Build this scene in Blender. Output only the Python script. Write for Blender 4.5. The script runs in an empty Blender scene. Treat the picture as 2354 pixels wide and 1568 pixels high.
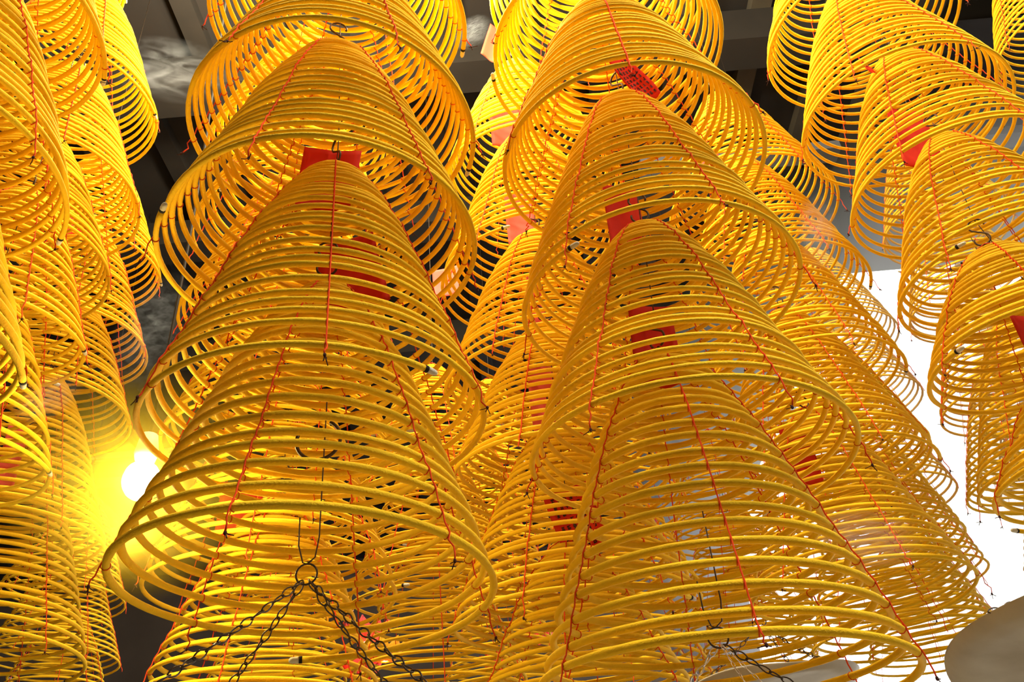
import bpy, math, random
import numpy as np
from mathutils import Matrix, Vector
random.seed(7); rng = np.random.default_rng(7)
S = bpy.context.scene
COL = S.collection
PI = math.pi
ZC = 1.6            # camera height above the floor; heights in the tables are relative to the lens

# ------------------------------------------------------------------ helpers
def link(o, parent=None):
    COL.objects.link(o)
    if parent is not None: o.parent = parent
    return o

def tag(o, label, cat, group=None, kind=None):
    o['label'] = label; o['category'] = cat
    if group: o['group'] = group
    if kind: o['kind'] = kind
    return o

def empty(name, loc):
    o = bpy.data.objects.new(name, None); o.location = loc; o.empty_display_size = .05
    return link(o)

def mesh_obj(name, v, f, mat, parent=None, smooth=True, loc=None):
    """v (n,3) array, f list of faces or (m,4) array -> ONE mesh object"""
    me = bpy.data.meshes.new(name)
    v = np.asarray(v, dtype=np.float32)
    if isinstance(f, np.ndarray):
        k = f.shape[1]
        me.vertices.add(len(v)); me.vertices.foreach_set('co', v.ravel())
        me.loops.add(f.size); me.loops.foreach_set('vertex_index', f.astype(np.int32).ravel())
        me.polygons.add(len(f))
        me.polygons.foreach_set('loop_start', np.arange(0, f.size, k, dtype=np.int32))
        me.update(calc_edges=True)
    else:
        me.from_pydata([tuple(p) for p in v], [], f)
    me.polygons.foreach_set('use_smooth', np.full(len(me.polygons), smooth))
    me.materials.append(mat); me.update()
    o = bpy.data.objects.new(name, me)
    if loc is not None: o.location = loc
    return link(o, parent)

class MB:
    """collects quads for one mesh"""
    def __init__(s): s.v = []; s.f = []; s.n = 0
    def add(s, v, f):
        v = np.asarray(v, float); s.v.append(v); s.f.append(np.asarray(f, int) + s.n); s.n += len(v)
    def tube(s, P, r, sides=6, closed=False, cap=True):
        v, f = tube(P, r, sides, closed, cap); s.add(v, f)
    def box(s, c, d, M=None):
        c = np.array(c, float); d = np.array(d, float)/2
        q = np.array([[x, y, z] for x in (-1, 1) for y in (-1, 1) for z in (-1, 1)], float)*d
        if M is not None: q = q @ np.array(M).T
        s.add(q+c, [[0,1,3,2],[4,6,7,5],[0,4,5,1],[2,3,7,6],[0,2,6,4],[1,5,7,3]])
    def ball(s, c, r, n=8, sc=(1,1,1)):
        v = []; f = []
        for i in range(n+1):
            a = PI*i/n
            for j in range(n):
                b = 2*PI*j/n
                v.append((math.sin(a)*math.cos(b)*r*sc[0]+c[0], math.sin(a)*math.sin(b)*r*sc[1]+c[1], math.cos(a)*r*sc[2]+c[2]))
        for i in range(n):
            for j in range(n):
                f.append((i*n+j, (i+1)*n+j, (i+1)*n+(j+1)%n, i*n+(j+1)%n))
        s.add(v, f)
    def build(s, name, mat, parent=None, smooth=True, loc=None):
        return mesh_obj(name, np.concatenate(s.v), np.concatenate(s.f), mat, parent, smooth, loc)

def tube(P, r, sides=6, closed=False, cap=True):
    P = np.asarray(P, float); n = len(P)
    r = np.broadcast_to(np.asarray(r, float), (n,))
    if closed: T = np.roll(P, -1, 0)-np.roll(P, 1, 0)
    else: T = np.gradient(P, axis=0)
    T /= np.linalg.norm(T, axis=1, keepdims=True)+1e-12
    ref = np.array([.13, .31, .94]) if abs(T[:, 2]).mean() < .8 else np.array([.9, .3, .1])
    A = np.cross(T, ref); A /= np.linalg.norm(A, axis=1, keepdims=True)+1e-12
    B = np.cross(T, A)
    t = np.arange(sides)*2*PI/sides
    v = P[:, None]+r[:, None, None]*(A[:, None]*np.cos(t)[None, :, None]+B[:, None]*np.sin(t)[None, :, None])
    v = v.reshape(-1, 3)
    m = n if closed else n-1
    i = np.arange(m)[:, None]; j = np.arange(sides)[None]
    i2 = (i+1) % n; j2 = (j+1) % sides
    f = np.stack(np.broadcast_arrays(i*sides+j, i*sides+j2, i2*sides+j2, i2*sides+j), -1).reshape(-1, 4)
    if cap and not closed:
        c0 = len(v); v = np.vstack([v, P[0], P[-1]])
        e = []
        for k in range(0, sides, 2):
            e.append([c0, (k+2) % sides, (k+1) % sides, k])
            b = (n-1)*sides
            e.append([c0+1, b+k, b+(k+1) % sides, b+(k+2) % sides])
        f = np.vstack([f, np.array(e)])
    return v, f

# ------------------------------------------------------------------ materials
def mat(name, base, rough=.8, metal=0., noise=None, bump=0., bscale=60., spec=.3, emit=None, estr=0., trans=0.):
    """noise = (scale, colour2, amount) mixes a second colour through a noise texture in object space"""
    m = bpy.data.materials.new(name); m.use_nodes = True
    nt = m.node_tree; b = nt.nodes['Principled BSDF']
    b.inputs['Base Color'].default_value = (*base, 1); b.inputs['Roughness'].default_value = rough
    b.inputs['Metallic'].default_value = metal; b.inputs['Specular IOR Level'].default_value = spec
    tc = nt.nodes.new('ShaderNodeTexCoord')
    if noise:
        n = nt.nodes.new('ShaderNodeTexNoise'); n.inputs['Scale'].default_value = noise[0]; n.inputs['Detail'].default_value = 5
        nt.links.new(tc.outputs['Object'], n.inputs['Vector'])
        r = nt.nodes.new('ShaderNodeValToRGB')
        r.color_ramp.elements[0].position = .5-noise[2]; r.color_ramp.elements[1].position = .5+noise[2]
        r.color_ramp.elements[0].color = (*base, 1); r.color_ramp.elements[1].color = (*noise[1], 1)
        nt.links.new(n.outputs['Fac'], r.inputs['Fac']); nt.links.new(r.outputs['Color'], b.inputs['Base Color'])
    if bump:
        n2 = nt.nodes.new('ShaderNodeTexNoise'); n2.inputs['Scale'].default_value = bscale; n2.inputs['Detail'].default_value = 3
        nt.links.new(tc.outputs['Object'], n2.inputs['Vector'])
        bp = nt.nodes.new('ShaderNodeBump'); bp.inputs['Strength'].default_value = bump; bp.inputs['Distance'].default_value = .002
        nt.links.new(n2.outputs['Fac'], bp.inputs['Height']); nt.links.new(bp.outputs['Normal'], b.inputs['Normal'])
    if emit:
        b.inputs['Emission Color'].default_value = (*emit, 1); b.inputs['Emission Strength'].default_value = estr
    if trans:
        t = nt.nodes.new('ShaderNodeBsdfTranslucent'); t.inputs['Color'].default_value = (*base, 1)
        mx = nt.nodes.new('ShaderNodeMixShader'); mx.inputs['Fac'].default_value = trans
        nt.links.new(b.outputs['BSDF'], mx.inputs[1]); nt.links.new(t.outputs['BSDF'], mx.inputs[2])
        nt.links.new(mx.outputs['Shader'], nt.nodes['Material Output'].inputs['Surface'])
    return m

M_rod = mat('incense_paste', (.86, .54, .014), .85, noise=(35, (.80, .46, .012), .25), bump=.5, bscale=420, spec=.15)
M_thread = mat('red_cotton', (.72, .060, .012), .9, spec=.1)
M_ash = mat('pale_ash', (.62, .58, .46), .95, bump=.5, bscale=300)
M_char = mat('char', (.015, .012, .01), .95)
M_knot = mat('scorched_cotton', (.05, .012, .008), .95)
M_paper = mat('red_paper', (.78, .045, .012), .8, noise=(14, (.62, .03, .012), .3), trans=.35)
M_paperp = mat('faded_red_paper', (.86, .17, .12), .8, noise=(14, (.74, .11, .08), .3), trans=.35)
M_ink = mat('ink', (.03, .01, .008), .7)
M_iron = mat('dark_iron', (.05, .042, .034), .45, metal=.7, noise=(60, (.10, .06, .03), .2))
M_brass = mat('yellowed_wire', (.42, .30, .06), .4, metal=.6)
M_steel = mat('bright_steel', (.62, .60, .56), .3, metal=.9)
M_tray = mat('weathered_tray_metal', (.60, .55, .43), .65, metal=.1, noise=(9, (.40, .34, .23), .22), bump=.35, bscale=14)
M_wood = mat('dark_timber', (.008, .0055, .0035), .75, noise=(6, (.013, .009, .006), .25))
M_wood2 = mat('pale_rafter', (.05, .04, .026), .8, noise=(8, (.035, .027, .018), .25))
M_tile = mat('roof_tile_underside', (.012, .0075, .005), .9, noise=(5, (.009, .007, .006), .3))
M_steelbeam = mat('grey_painted_beam', (.09, .09, .10), .6)
M_wall = mat('smoke_stained_plaster', (.10, .075, .06), .9, noise=(1.6, (.055, .04, .03), .3))
M_floor = mat('stone_floor', (.42, .37, .30), .7, noise=(4, (.34, .29, .23), .3))
M_rail = mat('ochre_rail', (.16, .085, .02), .7)
M_cord = mat('black_cord', (.02, .018, .015), .6)
M_socket = mat('lamp_socket', (.55, .5, .4), .5)
M_bulb = mat('glowing_bulb', (1, .9, .6), .3, emit=(1, .80, .25), estr=110)

# ------------------------------------------------------------------ camera
TH, ROLL = math.radians(33.9), math.radians(4.8)
fw = np.array([0, math.cos(TH), math.sin(TH)]); up0 = np.array([0, -math.sin(TH), math.cos(TH)]); rt0 = np.array([1., 0, 0])
c_, s_ = math.cos(ROLL), math.sin(ROLL)
rt = c_*rt0-s_*up0; up = c_*up0+s_*rt0
cam = bpy.data.cameras.new('camera'); cam.sensor_fit = 'HORIZONTAL'; cam.sensor_width = 36; cam.lens = 36*2000/2354
cam.clip_start = .02; cam.clip_end = 200
co = link(bpy.data.objects.new('camera', cam))
co.matrix_world = Matrix(((rt[0], up[0], -fw[0], 0), (rt[1], up[1], -fw[1], 0), (rt[2], up[2], -fw[2], ZC), (0, 0, 0, 1)))
S.camera = co

# ------------------------------------------------------------------ the incense coil
PZ = np.array([0, .037, .095, .160, .228, .272, .325, .383, .447, .505, .545])
PR = np.array([.252, .245, .226, .204, .181, .166, .149, .127, .099, .070, .040])

def coil_xyz(p, phi):
    """phi counted backwards from the rod's free end (0) to the top (negative)"""
    N = p['N']; R = p['R']
    u = np.clip(1+phi/(2*PI*N), 0, 1)              # 0 top .. 1 free end
    r0 = .036
    r = r0+(R-r0)*u
    zfull = np.interp(-(r*(.25/p['Rp'])), -PR, PZ)
    z = (zfull-np.interp(-(R*(.25/p['Rp'])), -PR, PZ))*p['hs']
    a = phi+p['end']
    for k, (fr, am, ph) in enumerate(p['wob']):
        z = z+am*np.sin(fr*phi+ph)*np.minimum(1, .3+u)
    r = r*(1+.006*np.sin(phi*.93+p['wob'][0][2])+.008*np.sin(2*a+p['wob'][1][2]))
    return r, z, a

def rz(r, a, z): return np.stack([r*np.sin(a), -r*np.cos(a), z], -1)

NCO = [0]
def make_coil(x, y, z, label, end=None, th0=None, R=.25, H=.52, N=None, det=2, seed=None, rod=None, group=None, tilt=(0, 0), cat='incense coil', nth=6):
    """an incense spiral hanging rim-down at (x, y, z above lens); end/th0 in degrees, 0 = towards the camera"""
    NCO[0] += 1
    q = np.random.default_rng(seed if seed is not None else 100+NCO[0])
    if end is None: end = q.uniform(-180, 180)
    if th0 is None: th0 = q.uniform(0, 60)
    if rod is None: rod = .0045
    if N is None: N = (R-.036)/.0089+q.uniform(-.6, .6)
    p = dict(N=N, R=R, Rp=.25, hs=1, end=math.radians(end),
             wob=[(.23, q.uniform(.002, .005), q.uniform(0, 6)), (.61, q.uniform(.001, .003), q.uniform(0, 6)), (1.03, q.uniform(.001, .0025), q.uniform(0, 6))])
    h0 = np.interp(-.038, -PR, PZ)-np.interp(-R, -PR, PZ)
    p['hs'] = H/h0
    root = empty('incense_coil', (x, y, z+ZC)); root.rotation_euler = (math.radians(tilt[0]), math.radians(tilt[1]), 0)
    tag(root, label, cat, group)
    seg, sides = ((40, 5), (56, 6), (84, 8))[det]
    ph = np.linspace(-2*PI*N, 0, int(N*seg))
    r, zz, a = coil_xyz(p, ph)
    rr = np.full(len(ph), rod)*(1+.03*np.sin(ph*7.3+1)+.03*np.sin(ph*17.1))
    if det == 2: rr = rr*(1+.035*q.standard_normal(len(ph)))
    v, f = tube(rz(r, a, zz), rr, sides)
    mesh_obj('spiral_rod', v, f, M_rod, root)
    # burnt end: black ring and ash tip carrying on along the spiral
    def ext(l0, l1, n):
        e = np.linspace(l0, l1, n)/R
        return rz(np.full(n, r[-1])+.01*e, a[-1]+e, np.full(n, zz[-1])-.012*e)
    mesh_obj('charred_band', *tube(ext(-.001, .004, 4), rod*1.06, sides), M_char, root)
    mesh_obj('ash_tip', *tube(ext(.004, .019, 7), [rod*.98, rod, rod*.93, rod*.96, rod*.88, rod*.8, rod*.45], sides), M_ash, root)
    # six red threads
    ztop = zz[0]+.035
    for k in range(nth):
        az = math.radians(th0+60*k)
        kmax = math.floor((p['end']-az)/(2*PI))          # crossings at az + 2 pi j <= end
        js = [az+2*PI*j-p['end'] for j in range(kmax, kmax-int(N)-1, -1)]
        js = [j for j in js if j <= 0 and j > -2*PI*N]
        js = np.array(js[::-1])
        cr, cz, ca = coil_xyz(p, js)
        dr = np.gradient(cr); dz = np.gradient(cz); L = np.hypot(dr, dz)
        nr, nz = -dz/L, dr/L                              # outward normal (r, z)
        o = rod+.0009
        ou = rz(cr+nr*o, np.full_like(cr, az), cz+nz*o)
        mb = MB()
        # twisted line: sits on the outside of each rod and sags slightly between rods
        mids = (ou[1:]+ou[:-1])/2-.35*o*rz(nr[1:], np.full_like(cr[1:], az), nz[1:])
        path = np.empty((len(ou)*2-1, 3)); path[0::2] = ou; path[1::2] = mids
        path = np.vstack([[0, 0, ztop], path])
        last = path[-1]
        # loose tail under the last turn
        tl = q.uniform(.02, .05); out = rz(np.array(1.), az, 0)
        tail = [last+out*.002*i+np.array([q.normal(0, .0015), q.normal(0, .0015), -tl*i/4]) for i in range(1, 5)]
        path = np.vstack([path, tail])
        mb.tube(path, .0011 if det else .0012, 5 if det == 2 else 4)
        if det:                                            # a loop round every rod
            t8 = np.arange(8)*2*PI/8; sl = rz(np.array(0.), az, 0)
            for i in range(len(cr)):
                e1 = rz(nr[i], az, nz[i]); e2 = rz(-nz[i], az, nr[i])
                c = rz(cr[i], az, cz[i])
                tg = np.cross(e1, e2)
                c8 = c+(rod+.0006)*(np.cos(t8)[:, None]*e1+np.sin(t8)[:, None]*e2)+tg*(.0012*np.cos(t8+1))[:, None]
                mb.tube(c8, .00075, 4, closed=True)
        t = mb.build('thread', M_thread, root)
        if det:
            kb = MB(); kb.ball(tail[-1], .0022, 5, (1, .8, 1.4))
            for w in range(3):
                d = np.array([q.normal(), q.normal(), -abs(q.normal())]); d *= q.uniform(.006, .014)/np.linalg.norm(d)
                kb.tube([tail[-1], tail[-1]+d*.5+np.array([0, .001, 0]), tail[-1]+d], .0007, 4)
            kb.build('scorched_knot', M_knot, t)
    return ztop+z, p

# ------------------------------------------------------------------ hooks, wires, paper slips
def slip(x, y, z, w, h, label, yaw=0, pitch=0, lean=0, m=None, curl=.006, chars=False, group=None):
    """a prayer paper hanging down from its top edge at (x,y,z)"""
    nx, ny = 8, 14; vv = []; T = .0004
    for s in (-1, 1):
        for j in range(ny+1):
            for i in range(nx+1):
                u = i/nx-.5; t = j/ny
                vv.append((u*w, s*T+curl*math.cos(u*5)*(.4+t)+.004*math.sin(t*5+u*2), -t*h-.003*math.sin(u*9)*(t > .9)))
    n = (nx+1)*(ny+1); f = []
    for j in range(ny):
        for i in range(nx):
            a = j*(nx+1)+i; b = a+nx+1
            f += [(a, a+1, b+1, b), (n+a, n+b, n+b+1, n+a+1)]
    for j in range(ny):
        a = j*(nx+1); b = a+nx+1; f.append((a, b, n+b, n+a)); a += nx; b += nx; f.append((a, n+a, n+b, b))
    for i in range(nx):
        f.append((i, n+i, n+i+1, i+1)); a = ny*(nx+1)+i; f.append((a, a+1, n+a+1, n+a))
    o = mesh_obj('prayer_slip', np.array(vv), np.array(f), m or M_paper, None, True, (x, y, z+ZC))
    o.rotation_euler = (pitch, lean, yaw)
    tag(o, label, 'paper slip', group)
    if chars:
        q = np.random.default_rng(5); mb = MB(); rows, cols = chars
        cw = w*.8/cols; chh = h*.86/rows
        for j in range(rows):
            for i in range(cols):
                cx = (i+.5-cols/2)*cw; cz = -h*.08-(j+.5)*chh
                for k in range(5):
                    d = (cw*.62, chh*.10) if k % 2 == 0 else (cw*.13, chh*.62)
                    ox, oz = q.uniform(-.2, .2)*cw*(k % 2), q.uniform(-.3, .3)*chh*(1-k % 2)
                    u = (cx+ox)/w; t = -(cz+oz)/h
                    yy = curl*math.cos(u*5)*(.4+t)+.004*math.sin(t*5+u*2)
                    for sgn in (-1,):
                        mb.box((cx+ox, yy+sgn*.0009, cz+oz), (d[0], .0004, d[1]))
        c = mb.build('printed_characters', M_ink, o, False); c['label'] = 'rows of small printed dark characters'
    return o

def wire(x, y, z0, z1, label, r=.0012):
    zs = np.linspace(z0, z1, 24)
    P = np.stack([x+.004*np.sin(zs*7), y+.004*np.cos(zs*5), zs+ZC], -1)
    mb = MB(); mb.tube(P, r, 5)
    return tag(mb.build('hanging_wire', M_iron), label, 'wire')

def hook(x, y, z, label, rot=0, s=1., m=None):
    """S hook: the lower loop holds a coil's threads at height z"""
    P = [(.016*math.cos(t)*s, .0, (.016+.016*math.sin(t))*s) for t in np.radians(np.linspace(165, 405, 16))]
    P += [(.016*math.cos(t)*s, .0, (.056+.016*math.sin(t))*s) for t in np.radians(np.linspace(225, -15, 16))]
    mb = MB(); mb.tube(np.array(P), .0021*s, 6)
    o = mb.build('hook', m or M_iron, None, True, (x, y, z+ZC-.003)); o.rotation_euler = (0, 0, rot)
    return tag(o, label, 'hook')

# ------------------------------------------------------------------ the setting
def struct(name, mb, m, smooth=False):
    o = mb.build(name, m, None, smooth); o['kind'] = 'structure'; return o
ZT = 3.4+ZC
b = MB(); b.box((0, 3, -.05), (14, 16, .1)); struct('floor', b, M_floor)
b = MB()
b.box((-1.9, 3, ZT+.05), (8.2, 12, .1)); b.box((4.1, 2.8, ZT+.05), (3.8, 3.6, .1)); b.box((4.1, -1.9, ZT+.05), (3.8, 2.2, .1))
struct('ceiling', b, M_tile)
b = MB(); b.box((-1.9, 9.05, ZT/2), (8.2, .1, ZT)); struct('wall_back', b, M_wall)
b = MB(); b.box((-6.05, 3, ZT/2), (.1, 12, ZT)); struct('wall_left', b, M_wall)
b = MB(); b.box((6.05, .8, ZT/2), (.1, 7.6, ZT)); struct('wall_right', b, M_wall)
b = MB(); b.box((0, -3.05, ZT/2), (12, .1, ZT)); struct('wall_front', b, M_wall)
for i in range(22):                                   # rafters running away under the tiles; left ones coloured dark to look unlit
    b = MB(); xx = -5.6+i*.36
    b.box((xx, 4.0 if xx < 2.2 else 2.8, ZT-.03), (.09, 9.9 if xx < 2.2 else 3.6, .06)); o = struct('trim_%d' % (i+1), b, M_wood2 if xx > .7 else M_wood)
for i, (yy, hh) in enumerate([(1.5, .16), (2.55, .2), (3.6, .16), (4.75, .22), (6.2, .2), (7.6, .2)]):
    b = MB(); b.box((-1.9 if yy > 4.6 else 0, yy, ZT-.06-hh/2), (8.2 if yy > 4.6 else 12, .17, hh)); struct('trim_%d' % (30+i), b, M_wood)
b = MB(); b.box((3.3, 3.12, ZT-.34), (5.2, .10, .05)); struct('trim_40', b, M_steelbeam)
b = MB(); b.box((1.75, 3.1, ZT-.4), (.14, 6, .2)); struct('trim_41', b, M_wood)
b = MB(); b.box((-2.6, 4.6, ZT-.9), (6.8, .04, .04)); struct('trim_42', b, M_rail)

# ------------------------------------------------------------------ coil tables: x, y, z of the rim above the lens, extras
ORD = ['topmost', 'second', 'third', 'fourth', 'fifth', 'sixth', 'seventh']
def column(name, rows, det, hooks=True):
    """one hanging stack: every coil a thing, every hook a thing, one wire down from the ceiling"""
    out = []
    for i, r in enumerate(rows):
        x, y, z = r[:3]; kw = dict(r[3]) if len(r) > 3 else {}
        label = kw.pop('label', None) or 'yellow incense coil, %s in the %s' % ('topmost visible' if i == 0 else ORD[i]+' from the top', name)
        zt_, p = make_coil(x, y, z, label, det=kw.pop('det', det), **kw)
        out.append((x, y, zt_))
        if hooks:
            hook(x, y, zt_, 'iron hook above the %s coil in the %s' % ('topmost visible' if i == 0 else ORD[i], name), rot=random.uniform(-1, 1))
    xs = np.mean([o[0] for o in out]); ys = np.mean([o[1] for o in out])
    zs = [3.4]+[o[2]+.068 for o in out]; P = [(xs, ys, 3.4+ZC)]
    for o in out:
        P.append((o[0]+.003, o[1], o[2]+.068+ZC))
    mb = MB(); mb.tube(np.array(P), .0011, 5)
    tag(mb.build('hanging_wire', M_iron), 'thin dark wire carrying the %s' % name, 'wire')
    return out

A = column('big front stack left of centre', [
    (-.294, 1.078, 1.495, dict(end=105, th0=-20, H=.53, N=27)),
    (-.286, 1.071, 1.166, dict(end=110, th0=-25, H=.54, N=27)),
    (-.293, 1.078, .904, dict(end=-54, th0=-10, H=.515, N=27)),
    (-.290, 1.109, .600, dict(end=45, th0=-45, H=.525, N=26)),
    (-.296, 1.116, .368, dict(end=195, th0=-5, H=.51, N=21, rod=.0052, tilt=(-2, 0)))], 2)
B = column('big front stack right of centre', [
    (.261, 1.23, 1.74, dict(H=.53)),
    (.259, 1.237, 1.535, dict(end=-95, th0=-15, H=.53, N=27)),
    (.255, 1.205, 1.160, dict(end=170, th0=-5, H=.51, N=28)),
    (.271, 1.259, .889, dict(end=-42, th0=17, H=.53, N=27)),
    (.258, 1.232, .557, dict(end=140, th0=21, H=.48, N=25)),
    (.245, 1.232, .228, dict(end=160, th0=0, H=.53, N=21.5, rod=.0053))], 2)
C = column('stack beside the right edge', [
    (.986, 1.492, 1.846, dict(H=.53, th0=-50, end=60)),
    (1.023, 1.549, 1.581, dict(end=95, th0=15, H=.53, N=24)),
    (1.075, 1.55, 1.320, dict(end=160, th0=10, H=.51, N=23)),
    (1.07, 1.52, 1.062, dict(end=-50, th0=5, H=.42, R=.226, N=20)),
    (1.055, 1.52, .865, dict(end=-70, th0=-20, H=.275, R=.215, N=18, rod=.005)),
    (1.121, 1.52, .591, dict(end=-150, th0=-40, H=.27, N=18))], 2)
D = column('nearest stack, cut by the left edge', [
    (-.928, .9, 1.345, dict(end=120, th0=55, H=.52)),
    (-.917, .9, .997, dict(end=130, th0=20, H=.52)),
    (-.915, .9, .678, dict(end=115, th0=0, H=.50, rod=.005))], 2)
E_ = column('bright stack behind the nearest left one', [
    (-1.233, 1.35, 2.232, dict(H=.5, end=110)),
    (-1.139, 1.5, 1.837, dict(H=.52, end=95, N=26)),
    (-1.157, 1.55, 1.562, dict(H=.50, end=30, N=26)),
    (-1.226, 1.6, 1.397, dict(H=.47, end=20))], 1)
Nn = column('shaded brownish stack at the left edge', [
    (-1.10, 1.45, 1.066, dict(H=.42, end=100, R=.205, N=18)),
    (-1.11, 1.45, .785, dict(H=.42, end=100, R=.205, N=18))], 1)
F = column('stack between the two big front ones', [
    (.085, 1.75, 1.64, dict(H=.53, th0=-35, end=150)), (.085, 1.75, 1.33, dict(H=.53, th0=-35, end=-20)),
    (.085, 1.75, 1.02, dict(H=.47, end=60, th0=-30)), (.085, 1.75, .775, dict(H=.42, th0=-20, end=165)),
    (.085, 1.75, .48, dict(H=.44)), (.085, 1.75, .22, dict(H=.42))], 1)
G = column('stack behind the big right-centre one', [
    (.755, 2.0, 1.71, dict(H=.53, end=150, th0=20)), (.757, 2.0, 1.40, dict(H=.53, end=80, th0=15)),
    (.76, 2.0, 1.11, dict(H=.53, end=75, th0=10)), (.75, 2.0, .850, dict(H=.50, end=70, th0=10)),
    (.74, 2.0, .55, dict(H=.48, end=150, th0=5))], 1)
H_ = column('stack behind the big left-centre one', [
    (-.54, 1.7, 1.80, dict(H=.53)), (-.54, 1.7, 1.50, dict(H=.53)), (-.543, 1.7, 1.20, dict(H=.53, end=-100)),
    (-.53, 1.7, .88, dict(H=.53)), (-.521, 1.7, .568, dict(H=.52)), (-.52, 1.7, .29, dict(H=.48))], 1)
I_ = column('stack left of the glowing bulb', [
    (-1.353, 2.1, 1.795, dict(H=.5)), (-1.348, 2.1, 1.49, dict(H=.5, end=20)), (-1.352, 2.1, 1.257, dict(H=.47, end=35)),
    (-1.36, 2.1, .898, dict(H=.52, end=170, rod=.005)), (-1.355, 2.1, .615, dict(H=.55, end=150, th0=5, rod=.005))], 1)
K = column('pale hazy stack behind the right-edge one', [
    (1.758, 2.7, 2.141, dict(H=.53)), (1.74, 2.7, 1.75, dict(H=.53)), (1.726, 2.7, 1.362, dict(H=.53)), (1.70, 2.7, 1.04, dict(H=.5, end=170))], 1, False)
K2 = column('low stack just behind the right-edge one', [(1.39, 2.05, .80, dict(H=.5, end=170))], 1, False)
L_ = column('pale stack in the top right corner', [
    (1.913, 1.9, 2.231, dict(H=.53)), (1.9, 1.9, 1.9, dict(H=.53))], 1, False)
Mm = column('washed-out stack behind the right-hand ones', [
    (1.41, 3.2, 1.97, dict(H=.53)), (1.41, 3.2, 1.65, dict(H=.53)), (1.40, 3.2, 1.25, dict(H=.53)), (1.40, 3.2, .95, dict(H=.5)), (1.4, 3.2, .65, dict(H=.5))], 0, False)
P_ = column('far stack under the pale right ones', [
    (1.0, 2.48, 1.10, dict(H=.5)), (1.0, 2.48, .82, dict(H=.5)), (1.0, 2.48, .55, dict(H=.5))], 0, False)
Q = column('far shaded stack low in the centre', [
    (-.27, 2.4, 1.02, dict(H=.5)), (-.27, 2.4, .74, dict(H=.5)), (-.27, 2.4, .48, dict(H=.5))], 0, False)
R_ = column('far stack low behind the centre', [
    (.26, 2.6, 1.35, dict(H=.5)), (.26, 2.6, 1.05, dict(H=.5)), (.25, 2.6, .78, dict(H=.5)), (.25, 2.6, .50, dict(H=.5))], 0, False)
T_ = column('far small stack low at the left', [
    (-1.95, 3.5, 1.23, dict(H=.5)), (-1.93, 3.5, .98, dict(H=.5)), (-1.9, 3.5, .7, dict(H=.5))], 0, False)
U = column('far stack low right of centre', [
    (.72, 3.0, 1.0, dict(H=.5)), (.72, 3.0, .72, dict(H=.5)), (.72, 3.0, .48, dict(H=.5))], 0, False)
X1 = column('dim far stack low centre-left', [
    (-.93, 3.2, 1.30, dict(H=.5)), (-.93, 3.2, 1.02, dict(H=.5)), (-.93, 3.2, .74, dict(H=.5))], 0, False)
X2 = column('dim farthest stack mid-frame', [
    (-.12, 3.3, 1.50, dict(H=.5)), (-.12, 3.3, 1.2, dict(H=.5)), (-.12, 3.3, .92, dict(H=.5)), (-.12, 3.3, .66, dict(H=.5))], 0, False)
V = column('far lower stack by the bright opening', [
    (2.1, 3.2, 1.25, dict(H=.5)), (2.08, 3.2, .95, dict(H=.5)), (2.05, 3.2, .65, dict(H=.5))], 0, False)

# ------------------------------------------------------------------ red paper slips
def ray(u, v, d):
    r = fw+rt*((u-1177)/2000)+up*((784-v)/2000); return r*d/r[1]
def P3(x, y, z): return dict(x=x, y=y, z=z)
slip(.276, 1.235, 1.545, .052, .125, 'orange-red slip printed with rows of characters, above the third right-centre coil', yaw=.1, pitch=.25, lean=-.62, chars=(9, 5), curl=.003)
slip(-.300, 1.125, 1.215, .105, .150, 'large red slip above the fourth coil of the left-centre stack', yaw=.05, lean=.10)
slip(-.275, 1.135, 1.00, .105, .165, 'broad red slip inside the fourth coil of the left-centre stack', yaw=-.1, lean=-.22)
slip(.235, 1.262, 1.195, .066, .165, 'tall orange-red slip inside the third right-centre coil', yaw=.0, lean=.02)
slip(.246, 1.25, .890, .078, .165, 'tall red slip inside the fourth right-centre coil', yaw=.1, lean=.05)
slip(1.02, 1.58, 1.86, .085, .14, 'red slip with dark lettering near the top right corner', yaw=.5, pitch=-.3, lean=.3, chars=(8, 4), curl=.004)
slip(1.045, 1.56, 1.655, .10, .21, 'dark red slip with a dark cord, inside the second right-edge coil', yaw=.1, lean=.1)
slip(1.035, 1.47, .945, .085, .165, 'large plain red slip hanging from the shaded right-edge coil', yaw=.12, lean=-.06)
slip(-.99, .88, .86, .10, .17, 'dark red slip hanging at the left edge by the nearest stack', yaw=.2, lean=-.1)
slip(-1.36, 1.98, 1.99, .08, .12, 'small bright red slip in the brightly lit left stack', yaw=.4, lean=-.4)
slip(.045, 1.74, 2.36, .07, .17, 'red slip corner peeking out beside the topmost right-centre coil', yaw=.4, lean=.25)
slip(.035, 1.73, 2.0, .09, .18, 'orange slip under the top coil between the big front stacks', yaw=.1)
slip(.05, 1.75, 1.66, .08, .19, 'pink-red slip above the third coil between the front stacks', yaw=.2, m=M_paperp)
slip(.065, 1.75, 1.36, .045, .16, 'narrow pink slip inside the third coil between the front stacks', yaw=.6, m=M_paperp)
slip(.06, 1.75, 1.10, .065, .19, 'pale pink pleated slip inside the fourth coil between the front stacks', yaw=.3, m=M_paperp)
slip(.085, 1.74, .775, .10, .15, 'red slip printed with dark text low between the front stacks', yaw=-.1, lean=-.25, chars=(8, 6))
slip(-.21, 2.38, 1.93, .10, .12, 'pale red slip left of the stack between the big ones', yaw=-.3, m=M_paperp)
slip(.66, 2.0, 2.02, .10, .12, 'pink crumpled slip inside the top coil behind the right-centre stack', yaw=.2, m=M_paperp)
slip(.70, 2.02, 1.02, .08, .16, 'orange-red slip low behind the big right-centre stack', yaw=.2)
slip(-1.20, 1.62, .845, .075, .20, 'pink slip hanging low at the left edge', yaw=.1, m=M_paperp)
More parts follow.
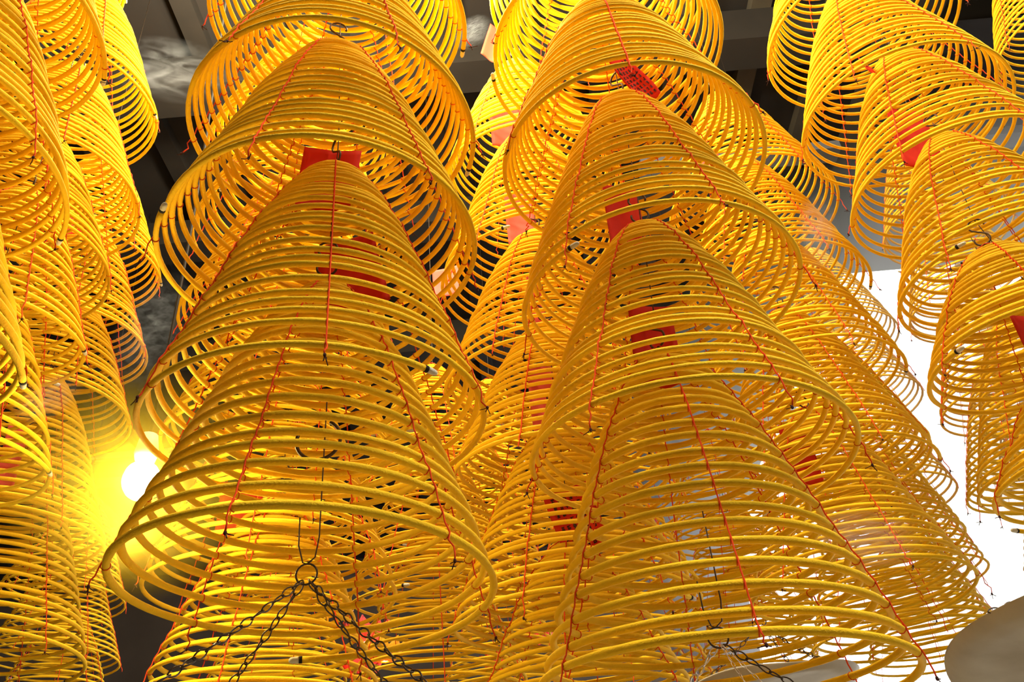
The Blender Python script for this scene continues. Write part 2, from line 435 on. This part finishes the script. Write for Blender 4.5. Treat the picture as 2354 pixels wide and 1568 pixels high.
slip(-1.30, 1.95, 1.17, .05, .17, 'narrow pink slip under the shaded left coil', yaw=.4, m=M_paperp)
slip(-.60, 1.69, .83, .09, .12, 'dark red slip under the bottom of the left-centre stack', yaw=.1)

# ------------------------------------------------------------------ hanging ash trays on chains
def chain(parent, P0, P1, link_len=.021, w=.0048, r=.0011, m=M_iron, sag=.008, name='chain'):
    P0 = np.array(P0, float); P1 = np.array(P1, float); L = np.linalg.norm(P1-P0); n = max(2, int(L/(link_len*.80)))
    mb = MB()
    for i in range(n):
        t = (i+.5)/n; c = P0*(1-t)+P1*t-np.array([0, 0, sag*4*t*(1-t)])
        d = (P1-P0)/L; d = d+np.array([0, 0, -sag*4*(1-2*t)/L]); d /= np.linalg.norm(d)
        a = np.cross(d, [.2, .1, .97]); a /= np.linalg.norm(a); bb = np.cross(d, a)
        th = (i % 2)*PI/2+.35*math.sin(i*1.7)
        e = a*math.cos(th)+bb*math.sin(th); g = np.cross(d, e)
        q = []
        for k in range(14):
            s = 2*PI*k/14
            cx = math.cos(s); sx = math.sin(s)
            q.append(c+d*(cx*link_len/2)+e*(sx*w*(1-.25*abs(cx)))+g*(sx*cx*w*.35))
        mb.tube(np.array(q), r, 5, closed=True)
    return mb.build(name, m, parent)

def ash_tray(x, y, z, R, zr, azs, label, mats=None, pull=None, rod=None, thin=()):
    root = tag(empty('hanging_ash_tray', (x, y, z+ZC)), label, 'tray')
    prof = [(0, 0), (R*.45, .0), (R*.88, .001), (R*.97, .006), (R, .022), (R*1.006, .024), (R*.995, .026), (R*.965, .010), (R*.87, .005), (R*.4, .004), (0, .004)]
    n = 96; v = []; f = []
    q = np.random.default_rng(3)
    for i, (r, h) in enumerate(prof):
        for j in range(n):
            t = 2*PI*j/n
            dent = .0045*math.sin(5*t+r*21)*math.sin(r*33)+.003*math.sin(3*t-r*40)
            v.append((r*math.sin(t)*(1+.004*math.sin(7*t)), -r*math.cos(t)*(1+.004*math.sin(7*t)), h+dent*(r > .01)))
    for i in range(len(prof)-1):
        for j in range(n): f.append((i*n+j, i*n+(j+1) % n, (i+1)*n+(j+1) % n, (i+1)*n+j))
    mesh_obj('dish', np.array(v), np.array(f), M_tray, root)
    h = zr-z
    mb = MB(); t = np.arange(20)*2*PI/20
    mb.tube(np.stack([.014*np.cos(t), 0*t, h+.010+.014*np.sin(t)], -1), .0014, 6, closed=True)
    mb.build('top_ring', M_iron, root)
    for k, a in enumerate(azs):
        a = math.radians(a)
        chain(root, (.006*math.sin(a), -.006*math.cos(a), h), (R*math.sin(a), -R*math.cos(a), .024), m=(mats[k] if mats else M_iron))
    for a in thin:
        a = math.radians(a)
        chain(root, (.004*math.sin(a), -.004*math.cos(a), h), (R*.5*math.sin(a), -R*.5*math.cos(a), .01), .014, .002, .0005, M_steel, name='thin_chain')
    if rod:                                             # long bent wire from the ring up into the coil above
        mb = MB(); mb.tube([(-.014, 0, h+.09), (-.013, 0, h+.05), (-.006, 0, h+.026), (.0, 0, h+.024), (.010, 0, h+.032), (.014, 0, h+.06), (.014, 0, h+rod)], .0011, 6)
        mb.build('wire_hanger', M_iron, root)
    if pull:
        px, py = pull
        mb = MB(); mb.tube(np.stack([px+.016*np.cos(t), py+0*t-.002, -.020+.017*np.sin(t)], -1), .0012, 6, closed=True)
        mb.ball((px, py, -.001), .004, 6); mb.build('pull_ring', M_iron, root)
    return root
ash_tray(-.294, 1.104, .15, .28, .392, (56, -40, -122, 140), 'ash tray hung on four dark chains under the big left-centre stack', rod=.27)
ash_tray(.248, 1.232, .15, .28, .300, (-146, 110), 'ash tray hung on one bright and one dark chain under the right-centre stack', mats=[M_steel, M_iron], rod=.2, thin=(12, 40))
tr = ash_tray(1.0, 1.4, .24, .36, .46, (-75, 20, 110, -160), 'large dented grey-beige ash tray in the bottom right corner', pull=(-.20, -.20))
tr.rotation_euler = (math.radians(-6), math.radians(10), 0)
tp = ray(1785, 1590, 2.25)
ash_tray(tp[0], tp[1], tp[2], .20, tp[2]+.16, (-100, 20, 140), 'pale ash tray far down behind the right-centre stack')
# ring hook in the middle of the lowest left-centre coil
mb = MB(); t = np.radians(np.linspace(-200, 60, 26))
mb.tube(np.stack([.032*np.cos(t), 0*t, .032*np.sin(t)], -1), .0028, 6)
o = mb.build('ring_hook', M_iron, None, True, (-.292, 1.115, .605+ZC)); tag(o, 'big open ring of dark wire inside the lowest left-centre coil', 'hook')

# ------------------------------------------------------------------ lotus lanterns far behind, low in the centre
def lotus(x, y, z, s, label, mp, mi):
    root = tag(empty('lotus_lantern', (x, y, z+ZC)), label, 'lantern')
    for k in range(8):
        a = 2*PI*k/8; v = []; f = []; n = 6
        for j in range(n+1):
            t = j/n; w = math.sin(PI*min(1, t*.92+.08))*.42*s; rr = (.25+.75*t**.8)*s; h = (t**1.6)*.9*s
            for i in (-1, 0, 1):
                ca, sa = math.cos(a), math.sin(a); o_ = i*w; rad = rr-.12*s*abs(i)
                v.append((rad*ca-o_*sa, rad*sa+o_*ca, h))
        for j in range(n):
            for i in range(2): f.append((j*3+i, j*3+i+1, j*3+i+4, j*3+i+3))
        o = mesh_obj('petal', np.array(v), np.array(f), mp, root)
        sm = o.modifiers.new('thick', 'SOLIDIFY'); sm.thickness = .004
    mb = MB(); mb.ball((0, 0, .3*s), .34*s, 10, (1, 1, .8)); mb.build('glowing_core', mi, root)
    return root
M_petal = mat('pink_petal', (.85, .16, .17), .6, trans=.5)
M_petaly = mat('yellow_petal', (.9, .62, .05), .6, trans=.5)
M_core = mat('lantern_glow', (1, .7, .3), .5, emit=(1, .55, .18), estr=14)
for u, v_, d, s, mp, lb in [(842, 1478, 3.3, .09, M_petal, 'pink lotus lantern far below the big left-centre stack'), (885, 1522, 3.25, .085, M_petaly, 'yellow lotus lantern far below the big left-centre stack'),
                            (830, 1562, 3.3, .09, M_petal, 'pink lotus lantern cut by the bottom edge left of centre'), (1155, 1552, 3.6, .09, M_petal, 'pink lotus lantern at the bottom edge near the centre'),
                            (1240, 1480, 3.8, .08, M_petal, 'dim pink lotus lantern behind the far centre stacks'), (1755, 1350, 3.9, .09, M_petaly, 'yellow lotus lantern behind the big right-centre stack')]:
    p = ray(u, v_, d); lotus(p[0], p[1], p[2], s, lb, mp, M_core)

# ------------------------------------------------------------------ lamp
lx, ly, lz = ray(325, 1105, 1.30)
lamp = tag(empty('hanging_lamp', (lx, ly, lz+ZC)), 'glaring round light bulb hanging left of the big left-centre stack', 'lamp')
mb = MB(); mb.ball((0, 0, 0), .030, 16, (1, 1, 1.15)); mb.build('bulb', M_bulb, lamp)
mb = MB(); mb.tube([(0, 0, .036), (0, 0, .05), (0, 0, .085)], [.016, .02, .014], 12); mb.build('socket', M_socket, lamp)
mb = MB(); zs = np.linspace(.08, 3.4-lz, 20); mb.tube(np.stack([.01*np.sin(zs*3)-.01*math.sin(.24), 0*zs, zs], -1), .003, 5); mb.build('cord', M_cord, lamp)

def point(name, loc, e, col, r=.06):
    l = bpy.data.lights.new(name, 'POINT'); l.energy = e; l.color = col; l.shadow_soft_size = r
    o = link(bpy.data.objects.new(name, l)); o.location = (loc[0], loc[1], loc[2]+ZC); return o
point('lamp_light', (lx, ly-.0, lz-.09), 4, (1, .78, .36), .03)
point('gap_lamp_light', (-.02, 1.20, 1.80), 20, (1, .92, .66), .04)
point('upper_lamp_light', (-.06, 1.40, 2.30), 90, (1, .90, .64), .06)
point('upper_left_lamp_light', (-.86, 1.9, 2.75), 150, (1, .90, .64), .08)
point('front_left_lamp_light', (-.55, .50, 2.9), 110, (1, .89, .60), .10)
point('right_lamp_light', (1.0, .42, 2.7), 190, (1, .93, .72), .15)

# ------------------------------------------------------------------ smoke, plus the added glow volume at the bulb
def smoke(c, sc, rot, dens, label, scale=(3, 9, 9), thr=.5, dist=1.2, col=(.9, .9, .92), an=.2, group=None, edge=.25):
    m = bpy.data.materials.new('smoke'); m.use_nodes = True; nt = m.node_tree; nt.nodes.clear()
    out = nt.nodes.new('ShaderNodeOutputMaterial'); vs = nt.nodes.new('ShaderNodeVolumeScatter')
    vs.inputs['Color'].default_value = (*col, 1); vs.inputs['Anisotropy'].default_value = an
    tc = nt.nodes.new('ShaderNodeTexCoord'); mp = nt.nodes.new('ShaderNodeMapping'); mp.inputs['Scale'].default_value = scale
    nz = nt.nodes.new('ShaderNodeTexNoise'); nz.inputs['Scale'].default_value = 1.0; nz.inputs['Detail'].default_value = 4; nz.inputs['Distortion'].default_value = dist
    nt.links.new(tc.outputs['Object'], mp.inputs['Vector']); nt.links.new(mp.outputs['Vector'], nz.inputs['Vector'])
    mr = nt.nodes.new('ShaderNodeMapRange'); mr.inputs['From Min'].default_value = thr; mr.inputs['From Max'].default_value = thr+.22
    nt.links.new(nz.outputs['Fac'], mr.inputs['Value'])
    ln = nt.nodes.new('ShaderNodeVectorMath'); ln.operation = 'LENGTH'; nt.links.new(tc.outputs['Object'], ln.inputs[0])
    fo = nt.nodes.new('ShaderNodeMapRange'); fo.inputs['From Min'].default_value = 1.0; fo.inputs['From Max'].default_value = edge
    nt.links.new(ln.outputs['Value'], fo.inputs['Value'])
    mu = nt.nodes.new('ShaderNodeMath'); mu.operation = 'MULTIPLY'; nt.links.new(mr.outputs['Result'], mu.inputs[0]); nt.links.new(fo.outputs['Result'], mu.inputs[1])
    m2 = nt.nodes.new('ShaderNodeMath'); m2.operation = 'MULTIPLY'; nt.links.new(mu.outputs[0], m2.inputs[0]); m2.inputs[1].default_value = dens
    nt.links.new(m2.outputs[0], vs.inputs['Density']); nt.links.new(vs.outputs['Volume'], out.inputs['Volume'])
    mb = MB(); mb.ball((0, 0, 0), 1, 14)
    o = mb.build('smoke', m, None, True, (c[0], c[1], c[2]+ZC)); o.scale = sc; o.rotation_euler = rot
    return tag(o, label, 'smoke', group, 'stuff')
SM = True
if SM:
    p = ray(390, 160, 1.75); smoke(p, (.22, .10, .11), (0, .35, 0), 2.2, 'grey smoke wisp drifting before the dark ceiling, upper left', (1.6, 2.2, 3.2))
    p = ray(1985, 1235, 1.5); smoke(p, (.10, .08, .05), (0, .3, 0), 14, 'thin grey smoke over the coils at the lower right')
    p = ray(1880, 530, 1.6); smoke(p, (.05, .05, .12), (0, .2, 0), 14, 'faint smoke curl right of the right-centre stack')
    p = ray(350, 760, 1.9); smoke(p, (.10, .08, .20), (0, .2, 0), 6, 'faint smoke in the dark gap at the left')
    p = ray(1085, 75, 1.3); smoke(p, (.06, .04, .03), (0, -.6, 0), 7, 'small smoke wisp off the top left-centre coil tip')
    p = ray(110, 915, 1.2); smoke(p, (.06, .04, .03), (0, -.6, 0), 14, 'small smoke streak rising by the left edge coils')
    smoke((lx, ly, lz), (.21, .2, .2), (0, 0, 0), 2.0, 'yellow-tinted volume added for the glow around the bare light bulb', (1.5, 1.5, 1.5), .2, .5, (1, .66, .07), .5)  # stands in for the bulb's bloom; the yellow light is put into its colour
    smoke((2.7, 4.3, 1.85), (2.3, 2.5, 1.52), (0, 0, 0), 0.75, 'blue-grey incense haze filling the bright right background', (1.2, 1.2, 1.2), .15, .6, (.93, .95, 1), .3, edge=.55)

# daylight
w = bpy.data.worlds.new('world'); S.world = w; w.use_nodes = True
bg = w.node_tree.nodes['Background']; bg.inputs['Color'].default_value = (.95, .97, 1, 1); bg.inputs['Strength'].default_value = 4.8
S.view_settings.view_transform = 'Standard'; S.view_settings.look = 'None'; S.view_settings.gamma = 1; S.view_settings.use_curve_mapping = False
S.view_settings.exposure = 0.4
